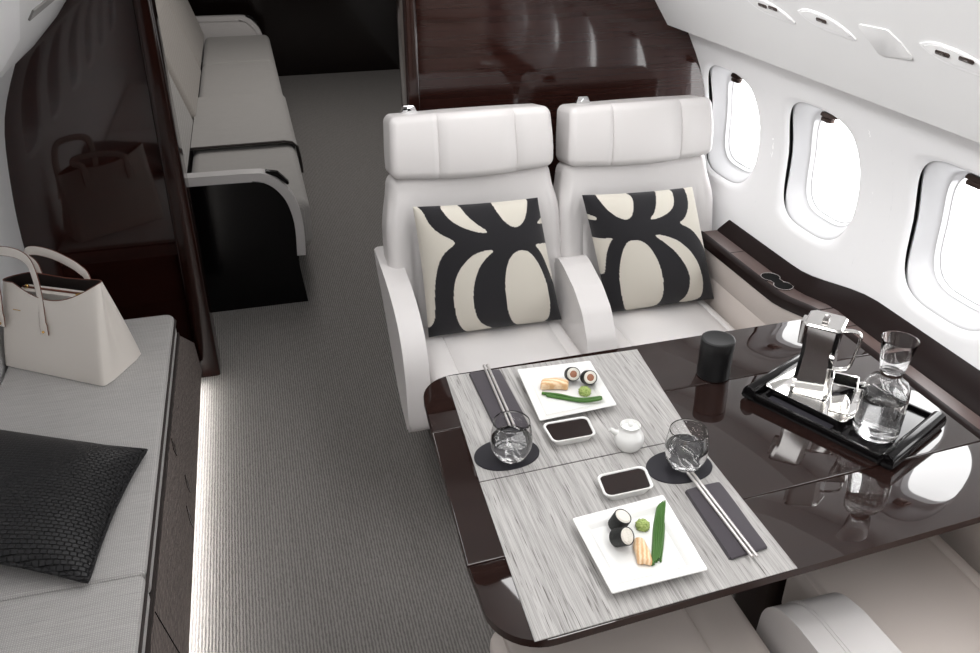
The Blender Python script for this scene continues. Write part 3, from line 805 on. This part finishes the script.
def tumbler(label, x, y):
    t = thing('water_tumbler', label, 'glass', (x, y, MZ+.0026), 0, 'round water tumblers')
    po = [(0, 0), (.014, .0), (.022, .003), (.031, .012), (.0372, .025), (.0395, .039), (.0390, .055), (.0365, .072), (.0345, .084)]
    pi_ = [(.0335, .084), (.0355, .072), (.0379, .055), (.0383, .039), (.036, .0265), (.029, .0155), (.018, .0085), (.0, .007)]
    so = [tuple(p.xy) for p in spline([(a, b, 0) for a, b in po], 3)]; si = [tuple(p.xy) for p in spline([(a, b, 0) for a, b in pi_], 3)]
    bm = bm_new(); lathe(bm, so+[(.0340, .0848)]+si, 48); obj('glass_bowl', bm, M_glass, t, angle=80)
    lev = .047; w_ = [p for p in si if p[1] < lev]
    w_ = [(lev and .0383, lev)] + [(a+.0003 if a > 0 else 0, b-.0003) for a, b in w_]
    bm = bm_new(); lathe(bm, [(0, lev), (.037, lev)]+w_, 48); tag(obj('water', bm, M_water, t, angle=60), 'clear water')
    return t
tumbler('round water tumbler on the aisle side coaster of the far placemat', .376, 1.214)
tumbler('round water tumbler on the coaster at the right of the near placemat', .680, 1.103)
def napkin(label, c):
    """folded cloth: three soft layers"""
    TL, TR, BR, BL = [Vector((x, y, 0)) for x, y in c]; n = 16
    def P(u, v): return (TL*(1-u)+TR*u)*(1-v) + (BL*(1-u)+BR*u)*v
    prof = [(0.0, .0015), (.02, .007), (.10, .0085), (.5, .0088), (.9, .0082), (.985, .006), (1.0, .001)]
    bm = bm_new(); rings = []
    for j in range(n+1):
        v = j/n; e = .8 if j in (0, n) else 1.0
        top = [P(u, v) + Vector((0, 0, MZ + h*e + .0006*math.sin(9*v+5*u))) for u, h in prof]
        rings.append([P(0, v)+Vector((0, 0, MZ))] + top + [P(1, v)+Vector((0, 0, MZ))])
    loft(bm, rings)
    for f in (.0035,):                                   # visible fold line along the open end
        tube(bm, [P(.03, 1.004)+Vector((0, 0, MZ+.0036)), P(.97, 1.004)+Vector((0, 0, MZ+.0036))], .0032, 8)
    return tag(obj('folded_napkin', bm, M_napkin, angle=45), label, 'napkin', 'folded charcoal napkins')
napkin('folded charcoal napkin half behind the tumbler on the far placemat', [(.371, 1.521), (.441, 1.519), (.442, 1.300), (.372, 1.305)])
napkin('folded charcoal napkin at the right end of the near placemat', [(.649, 1.037), (.722, 1.043), (.716, .876), (.642, .868)])
def stick(label, a, b, r=.0031):
    t = thing('chopstick', label, 'chopstick', (0, 0, 0), 0, 'silver chopsticks')
    a, b = Vector(a), Vector(b); d = b-a
    bm = bm_new(); tube(bm, [a, a+d*.999], [r, r*.85], 10); obj('shaft', bm, M_stick, t)
    bm = bm_new(); tube(bm, [a-d*.012, a-d*.0005], [r*.9, r*1.08], 10); obj('tip_cap', bm, M_chrome, t)
nz_ = MZ + .0088 + .0034
stick('silver chopstick on the far napkin, left of the pair', (.408, 1.530, nz_), (.399, 1.300, nz_))
stick('silver chopstick on the far napkin, right of the pair', (.416, 1.530, nz_), (.408, 1.300, nz_))
stick('silver chopstick on the near napkin, left of the pair', (.672, 1.073, nz_), (.674, .853, nz_))
stick('silver chopstick on the near napkin, right of the pair', (.680, 1.073, nz_), (.682, .852, nz_))
# soy jug
jg = thing('soy_jug', 'small white porcelain soy jug with a lid between the two place settings', 'jug', (.606, 1.190, MZ))
so = [tuple(p.xy) for p in spline([(a, b, 0) for a, b in [(0, 0), (.018, 0), (.024, .004), (.0285, .016), (.028, .028), (.021, .039), (.0175, .044), (.0178, .049), (.0195, .052)]], 4)]
bm = bm_new(); lathe(bm, so+[(.0185, .0525), (.0165, .050), (.0155, .046), (0, .0455)], 36)
obj('jug_body', bm, M_china, jg, angle=60)
bm = bm_new(); tube(bm, spline([(-.020, .006, .030), (-.029, .008, .036), (-.037, .010, .042)], 5), [.006]*5+[.005]*3+[.0045]*3, 10); obj('spout', bm, M_china, jg)
bm = bm_new(); lathe(bm, [(.0158, .0462), (.015, .0475), (.010, .0485), (.004, .0495), (.0035, .052), (.0055, .055), (.004, .0578), (0, .0585)], 28); obj('lid', bm, M_china, jg, angle=50)
# black canister
cn = thing('black_canister', 'matt black cylindrical canister with lid on the bare table behind the placemats', 'canister', (.893, 1.384, TZ))
R_ = .037
bm = bm_new(); lathe(bm, [(0, 0), (R_-.003, 0), (R_-.001, .002), (R_-.001, .070), (0, .070)], 48); obj('canister_body', bm, M_canister, cn)
bm = bm_new(); lathe(bm, [(0, .0708), (R_, .0708), (R_, .089), (R_-.001, .092), (R_-.004, .0935), (R_-.007, .093), (0, .093)], 48); obj('lid', bm, M_canister, cn)

# ------------------------------------------------------------ drinks tray
ang = math.atan2(-.905, .424); TC = (1.075, 1.185)
tm = Matrix.Translation((TC[0], TC[1], TZ)) @ Matrix.Rotation(ang, 4, 'Z')
tr = thing('serving_tray', 'black lacquered serving tray with rounded rails at both ends on the table', 'tray'); tr.location = (TC[0], TC[1], TZ); tr.rotation_euler = (0, 0, ang)
bm = bm_new(); prism(bm, rect(-.157, -.104, .157, .104, .006), 0, .016, bev=.003); obj('tray_base', bm, M_gloss_black, tr)
for s in (-1, 1):
    bm = bm_new(); box(bm, (-.157, s*.104-.004, .016), (.157, s*.104+.004, .022), bev=.002)
    obj('side_rim', bm, M_gloss_black, tr)
    bm = bm_new()
    P = rpoly([(-.016, .004), (.016, .004), (.015, .030), (-.011, .033)], [.003, .003, .011, .011], 6)
    prism(bm, P, -.108, .108, 'y', bev=.003, M=Matrix.Translation((s*.150, 0, .0)))
    obj('end_rail', bm, M_gloss_black, tr)
bm = bm_new(); prism(bm, rect(-.11, -.100, .03, -.082, .002), .0163, .020, bev=.001); tag(obj('inlay_bar', bm, M_coaster, tr), 'grey inlay bar')
TB = TZ + .0163
def tloc(u, v): p = tm @ Vector((u, v, 0)); return (p.x, p.y)
# small silver tray
ix, iy = tloc(-.045, -.006)
it = thing('silver_tray', 'small silver rectangular tray holding the pitcher and cup', 'tray', (ix, iy, TB), ang)
def trr(f, z, r, hx=.088, hy=.068): return [(x, y, z) for x, y in rect(-hx*f, -hy*f, hx*f, hy*f, r, 4)]
bm = bm_new(); loft(bm, [trr(.88, 0, .01), trr(.92, .001, .01), trr(1, .012, .012), trr(1.03, .0135, .012), trr(1.03, .0150, .012), trr(.985, .0140, .011), trr(.90, .005, .01), trr(.86, .004, .008)])
obj('tray_dish', bm, M_silver, it, angle=40)
IB = TB + .0042
# faceted silver pitcher
px_, py_ = tloc(-.072, .006)
pt = thing('silver_pitcher', 'tall faceted polished silver pitcher with square lid and loop handle', 'pitcher', (px_, py_, IB), ang + math.radians(18))
def pr_(h, z, cut): return [(x, y, z) for x, y in rpoly([(-h, -h), (h, -h), (h, h), (-h, h)], cut, 1)]
bm = bm_new(); loft(bm, [pr_(.036, 0, .008), pr_(.038, .002, .008), pr_(.034, .06, .008), pr_(.032, .10, .008), pr_(.035, .155, .008), pr_(.0355, .158, .008)])
obj('pitcher_body', bm, M_silver, pt, angle=20)
bm = bm_new(); loft(bm, [pr_(.037, .1582, .008), pr_(.0375, .161, .008), pr_(.034, .164, .008)]); ld = obj('lid', bm, M_silver, pt, angle=20)
bm = bm_new(); box(bm, (-.006, -.014, .1641), (.006, .012, .171), bev=.0015); obj('lid_grip', bm, M_steel, ld)
bm = bm_new(); hp = spline([(.026, .018, .138), (.050, .026, .140), (.064, .030, .136), (.068, .031, .124), (.065, .030, .09), (.060, .028, .06), (.050, .025, .05), (.028, .018, .048)], 6)
tube(bm, hp, .0, 10, flat=(.0065, .0032)); obj('handle', bm, M_silver, pt)
bm = bm_new(); prism(bm, [(-.006, .100), (.006, .100), (.014, .157), (-.014, .157)], -.0, .016, 'x', M=Matrix.Translation((-.046, 0, 0)), bev=.002); obj('spout', bm, M_silver, pt)
# square silver cup
cx_, cy2 = tloc(.004, -.018)
cu = thing('silver_cup', 'small square silver cup with a handle in front of the pitcher', 'cup', (cx_, cy2, IB), ang + math.radians(24))
def cr(h, z): return [(x, y, z) for x, y in rect(-h, -h, h, h, .004, 3)]
bm = bm_new(); loft(bm, [cr(.0185, 0), cr(.0195, .001), cr(.0235, .066), cr(.0245, .0675), cr(.0235, .068), cr(.0215, .066), cr(.017, .004)]); obj('cup_body', bm, M_silver, cu, angle=30)
bm = bm_new(); tube(bm, spline([(.020, .010, .058), (.036, .018, .060), (.043, .021, .052), (.038, .019, .020), (.031, .016, .014), (.017, .009, .014)], 6), .0, 10, flat=(.004, .0022)); obj('handle', bm, M_silver, cu)
# carafe with an upturned beaker
ux, uy = tloc(.092, -.038)
ca = thing('glass_carafe', 'clear glass water carafe with flared glass top standing on the tray', 'carafe', (ux, uy, TB+.0005))
po = [(0, 0), (.034, 0), (.040, .004), (.0425, .012), (.0430, .05), (.0425, .095), (.0405, .110), (.034, .122), (.022, .130), (.0175, .136), (.0170, .143)]
pi_ = [(.0150, .143), (.0155, .135), (.020, .1275), (.032, .1195), (.0382, .1085), (.0402, .094), (.0407, .05), (.0402, .014), (.036, .008), (0, .007)]
bm = bm_new(); lathe(bm, po+pi_, 48); obj('bottle', bm, M_glass, ca, angle=50)
lev = .088
bm = bm_new(); lathe(bm, [(0, lev), (.0395, lev), (.0405, lev-.0003), (.0409, .05), (.0404, .014), (.0362, .0078), (0, .0068)], 48); tag(obj('water', bm, M_water, ca, angle=50), 'clear water')
bm = bm_new(); lathe(bm, [(0, .1435), (.020, .1435), (.0225, .146), (.032, .209), (.0325, .211), (.0315, .2115), (.0305, .210), (.0212, .149), (0, .1475)], 40); obj('beaker', bm, M_glass, ca, angle=50)
bm = bm_new(); lathe(bm, [(.0172, .1365), (.0195, .137), (.0195, .142), (.0172, .1428)], 32); obj('neck_ring', bm, M_bronze, ca)

# ------------------------------------------------------------ left bench
bn = thing('bench', 'grey fabric daybed bench along the left wall with carpeted drawer front', 'bench')
BX0, BX1, BY0, BY1, BZ = -.795, -.348, -.2, 2.565, .42
bm = bm_new()
for ya, yb in ((BY0, .95), (.951, 1.3995), (1.4005, BY1)):
    prism(bm, rpoly([(BX0, ya), (BX1, ya), (BX1, yb), (BX0, yb)], [.016, .016, .03 if yb == BY1 else .016, .016], 4), BZ-.07, BZ, bev=.010, seg=3)
obj('seat_cushion', bm, M_bench, bn)
bm = bm_new(); P = [(BX1+.003, y, BZ-.014) for y in (BY0, BY1-.03)] + [(BX1-.01, BY1-.004, BZ-.014), (BX1-.03, BY1+.003, BZ-.014), (BX0, BY1+.003, BZ-.014)]
tube(bm, P, .0035, 8); obj('piping', bm, M_piping, bn)
bm = bm_new(); box(bm, (BX0, BY0, .06), (BX1-.004, BY1-.005, BZ-.0705)); box(bm, (BX1-.004, BY0, BZ-.085), (BX1+.003, BY1-.002, BZ-.0705), mi=1)
obj('bench_box', bm, [M_far, M_piping], bn)
bm = bm_new(); loft(bm, [[(BX1-.003, y, BZ-.086), (BX1+.004, y, BZ-.086), (BX1+.021, y, .052), (BX1+.014, y, .052)] for y in (BY0, BY1)] + [[(BX1+.008, BY1+.24, .17), (BX1+.014, BY1+.24, .17), (BX1+.021, BY1+.24, .052), (BX1+.014, BY1+.24, .052)]])
fr = obj('drawer_front', bm, M_carpet_face, bn, smooth=False)
def on_front(y, z):
    t = (BZ-.086 - z)/(BZ-.086-.052); return BX1+.004+.017*t
for y, z, h in ((1.995, .30, .030), (2.02, .150, .032), (1.925, .108, .042)):
    bm = bm_new(); x = on_front(y, z)
    r = [(y, z+h), (y-.014, z), (y, z-h), (y+.014, z)]
    def O(s, d): return [(on_front(y+(a-y)*s, z+(b-z)*s)+d, y+(a-y)*s, z+(b-z)*s) for a, b in r]
    loft(bm, [O(1, -.001), O(1, .002), O(.72, .002), O(.6, .0008)]); obj('finger_pull', bm, M_bronze if z > .1 else M_black, fr)
for y, dy in ((1.395, .03),):
    bm = bm_new(); tube(bm, [(on_front(0, .33)+.0005, y-.02, .33), (on_front(0, .058)+.0005, y+.06, .058)], .0015, 6); obj('drawer_seam', bm, M_black, fr)
bm = bm_new(); box(bm, (BX0, BY0, 0), (BX1-.02, BY1, .0595)); box(bm, (BX0, BY1+.004, 0), (BX1-.02, 2.872, .16)); obj('plinth', bm, M_black, bn)  # second black box added past the bench to close a gap leaking strip light
ls = thing('floor_light_strip', 'white light strip under the bench washing the carpet edge', 'light strip')
bm = bm_new(); box(bm, (BX1-.0195, BY0, .048), (BX1+.013, 2.80, .0515)); obj('housing', bm, M_bronze, ls)
bm = bm_new(); box(bm, (BX1-.006, BY0+.02, .0435), (BX1+.012, 2.78, .0478)); obj('diffuser', bm, M_led, ls)
# black woven bolster
bm = bm_new()
ring = pillow(bm, [(-.80, 1.92, .52), (-.372, 1.80, .440), (-.452, 1.385, .438), (-.82, 1.50, .52)], .10, 40, bulge_in=.11)
# keep it on the bench
for v in bm.verts: v.co.z = max(v.co.z, BZ+.0015)
tube(bm, ring+ring[:2], .005, 6)
for v in bm.verts: v.co.z = max(v.co.z, BZ+.0012)
tag(obj('lumbar_pillow', bm, M_basket, angle=80), 'black basket woven pillow lying on the grey bench', 'pillow')

# ------------------------------------------------------------ handbag
hb = thing('handbag', 'ivory leather tote bag with two loop handles standing on the grey bench', 'handbag')
ORG = Vector((-.504, 2.153, BZ+.001)); AX = Vector((-.8287, .5598, 0)); DP = Vector((.4622, .8868, 0)); up_ = Vector((0, 0, 1)); WB_ = .186
def bp(a, d, z): return ORG + AX*a + DP*d + up_*z
def bag_ring(h, k=0.0):
    """horizontal section of the tote at height fraction h, k = inset"""
    a0, a1 = 0.0 + k, lerp(.368, .350, h) - k; P = []
    def pt(u, v):                                       # u 0..1 right to left, v -1 front .. 1 back
        lens = .50*max(0.0, math.sin(PI*u))**.55
        f = lerp(math.sqrt(max(0.0, 1-abs(2*u-1)**48)), lens, h**1.15); half = max(.0, WB_/2*f - k)
        mid = WB_/2 - .012*h
        rim = .285 - .05*math.sin(PI*min(1, u*1.25)) * (1 if v < 0 else .5) - .045*u*u
        side = .012*math.sin(PI*h)*(1-abs(v))*(1 if u < .5 else -1)   # gusset draws in
        return bp(lerp(a0, a1, u) + side, mid + half*v, rim*h)
    n, m = 28, 8
    U = [.5 - .5*math.cos(PI*(.10 + .80*i/n)) for i in range(n+1)]; U = [(q-U[0])/(U[-1]-U[0])*.992+.004 for q in U]
    for q in U: P.append(pt(q, -1))
    for i in range(1, m): P.append(pt(U[-1], -1+2*i/m))
    for q in U[::-1]: P.append(pt(q, 1))
    for i in range(1, m): P.append(pt(U[0], 1-2*i/m))
    return P
bm = bm_new()
loft(bm, [bag_ring(0, .008), bag_ring(.006, 0)] + [bag_ring(k/14.0) for k in range(1, 15)], cap=False)
f = bm.faces.new([bm.verts.new(p) for p in bag_ring(0, .008)][::-1])
loft(bm, [bag_ring(1.0), bag_ring(.998, .003), bag_ring(.6, .004), bag_ring(.05, .012)], cap=False, mi=1)
f = bm.faces.new([bm.verts.new(p) for p in bag_ring(.05, .012)]); f.material_index = 1
bmesh.ops.remove_doubles(bm, verts=bm.verts, dist=1e-5)
obj('bag_body', bm, [M_bag, M_lining], hb, angle=75)
bm = bm_new(); r = bag_ring(1.0, .0008); tube(bm, [p+up_*.0006 for p in r+r[:1]], .0013, 6); obj('rim_edge', bm, M_edge, hb)
def handle(pts, feet):
    bm = bm_new(); S_ = spline([bp(*p) for p in pts], 7); rings = []
    for i, p in enumerate(S_):
        t = (S_[min(i+1, len(S_)-1)]-S_[max(i-1, 0)]).normalized(); dp_ = DP*.75 - up_*.25 - AX*.2
        s = t.cross(dp_).normalized(); o = s.cross(t)
        wd = .0118 + (.003 if (i < 6 or i > len(S_)-7) else 0); th = .0024
        rings.append([p+s*wd*a+o*th*b for a, b in ((-1, -.5), (-.8, -1), (.8, -1), (1, -.5), (1, .5), (.8, 1), (-.8, 1), (-1, .5))])
    loft(bm, rings); o_ = obj('handle', bm, M_bag, hb, angle=50)
    for sd in (3, 7):
        bm = bm_new(); tube(bm, [(r[sd]+r[(sd+1) % 8])/2 for r in rings], .0014, 6); obj('edge_binding', bm, M_edge, o_)
    for p in feet:
        bm = bm_new(); bmesh.ops.create_uvsphere(bm, u_segments=12, v_segments=8, radius=.004, matrix=Matrix.Translation(bp(*p))); obj('stud', bm, M_gold, o_)
handle([(.182, .012, .128), (.185, .022, .170), (.188, .036, .225), (.187, .040, .285), (.196, .042, .332), (.226, .044, .350), (.275, .044, .353), (.318, .044, .340), (.336, .042, .285), (.336, .036, .22), (.336, .024, .17), (.336, .014, .128)], [(.183, .009, .138), (.336, .010, .138)])
handle([(.095, .142, .18), (.100, .140, .255), (.122, .142, .277), (.155, .145, .291), (.21, .150, .304), (.265, .152, .308), (.300, .148, .303), (.300, .142, .285), (.270, .136, .262), (.262, .134, .18)], [])
pz = lambda a, d, z: bp(a, d, z)
bm = bm_new(); loft(bm, [[pz(a, .066, .238-.05*a), pz(a, .100, .240-.05*a), pz(a, .100, .12), pz(a, .066, .12)] for a in (.06, .18, .29)]); po_ = obj('inner_pouch', bm, M_bag, hb)
bm = bm_new(); tube(bm, [pz(.065, .082, .2395-.05*.065+.002), pz(.285, .082, .2395-.05*.285+.002)], .003, 6); zp_ = obj('zip', bm, M_edge, po_)
bm = bm_new(); tube(bm, [pz(.06, .078, .245), pz(.085, .066, .240)], .0045, 8); obj('zip_pull', bm, M_gold, zp_)
bm = bm_new(); bmesh.ops.create_uvsphere(bm, u_segments=10, v_segments=8, radius=.006, matrix=Matrix.Translation(pz(.268, .080, .232))); obj('zip_stop', bm, M_gold, zp_)
for i in range(1):                                      # tiny gilt maker's mark, too small to read
    bm = bm_new(); c = [bp(.262+.005*q, .0268, .183) for q in range(6)]
    tube(bm, [p - DP*.0005 for p in c], .0011, 6); obj('gilt_mark', bm, M_gold, hb)

# ------------------------------------------------------------ aft divan
sf = thing('divan', 'long grey fabric side facing divan with white curved armrests beyond the left bulkhead', 'sofa')
SX0, SX1, SY0, SY1 = -.34, .15, 3.42, 7.30
ysp = [SY0, 4.30, 5.25, 6.25, SY1]
bm = bm_new(); box(bm, (-.75, SY0, 0), (.085, SY1, .26)); obj('divan_base', bm, M_far, sf)
for i, (a, b) in enumerate(zip(ysp, ysp[1:])):
    bm = bm_new(); top = .455 if i else .44
    def fn(p):
        q = p.copy()
        if p.x > .1 and p.z < 0: q.x += .02*p.z
        return q
    rbox(bm, (.50, b-a-.004, .22), .045, 6, None, fn, Matrix.Translation((-.095, (a+b)/2, top-.11))); o = obj('seat_cushion', bm, M_sofa, sf, angle=60)
# topper with dark piped edge lying over the second cushion
bm = bm_new()
sec = [(-.345, .457), (.10, .459), (.135, .452), (.158, .43), (.166, .37), (.168, .30), (.173, .30), (.171, .37), (.163, .433), (.138, .459), (.10, .467), (-.345, .465)]
loft(bm, [[(x, y, z+.0) for x, z in sec] for y in (4.22, 4.7, 5.25)]); tp = obj('seat_cover', bm, M_sofa, sf, angle=50)
bm = bm_new(); tube(bm, [(x, 4.218, z) for x, z in sec[6:]], .006, 6); obj('piping', bm, M_piping, tp)
for i, (a, b, off) in enumerate(((3.55, 4.75, -.012), (4.80, 6.0, -.0), (6.04, SY1, -.005))):
    bm = bm_new()
    Mx = Matrix.Translation((-.338+off, (a+b)/2, .45)) @ Matrix.Rotation(math.radians(-17), 4, 'Y') @ Matrix.Translation((-.05, 0, .26))
    rbox(bm, (.12, b-a, .54), .04, 5, None, None, Mx); obj('back_cushion', bm, M_sofa_back if i else M_sofa, sf, angle=60)
def arm_band(y0, y1, m_pan):
    # white band over a black end panel
    out = [(-.40, .602), (-.06, .598), (.0, .585), (.05, .548), (.09, .488), (.112, .41), (.118, .33), (.113, .22)]
    out = [tuple(p.xy) for p in spline([(a, b, 0) for a, b in out], 4)]
    inn = []
    for i, p in enumerate(out):
        a = Vector(out[max(0, i-1)]); b = Vector(out[min(len(out)-1, i+1)]); t = (b-a).normalized(); n = Vector((t.y, -t.x)); inn.append(tuple(Vector(p)+n*.036))
    bm = bm_new(); prism(bm, out + inn[::-1], y0-.006, y1+.006, 'y', bev=.003); o = obj('armrest', bm, M_leather, sf, angle=35)
    bm = bm_new(); prism(bm, [(-.40, 0)] + [(-.40, inn[0][1])] + inn[1:] + [(.10, .0)], y0, y1, 'y'); obj('end_panel', bm, m_pan, sf)
    bm = bm_new(); prism(bm, rpoly([(-.02, .608), (.03, .597), (.07, .550), (.062, .541), (.02, .580), (-.02, .594)], .005), y0+.012, y1-.012, 'y', M=Matrix.Translation((.012, 0, -.010))); c = obj('control_inset', bm, M_gloss_black, o)
arm_band(SY0-.055, SY0-.005, M_gloss_black)
arm_band(SY1+.005, SY1+.06, M_leather)
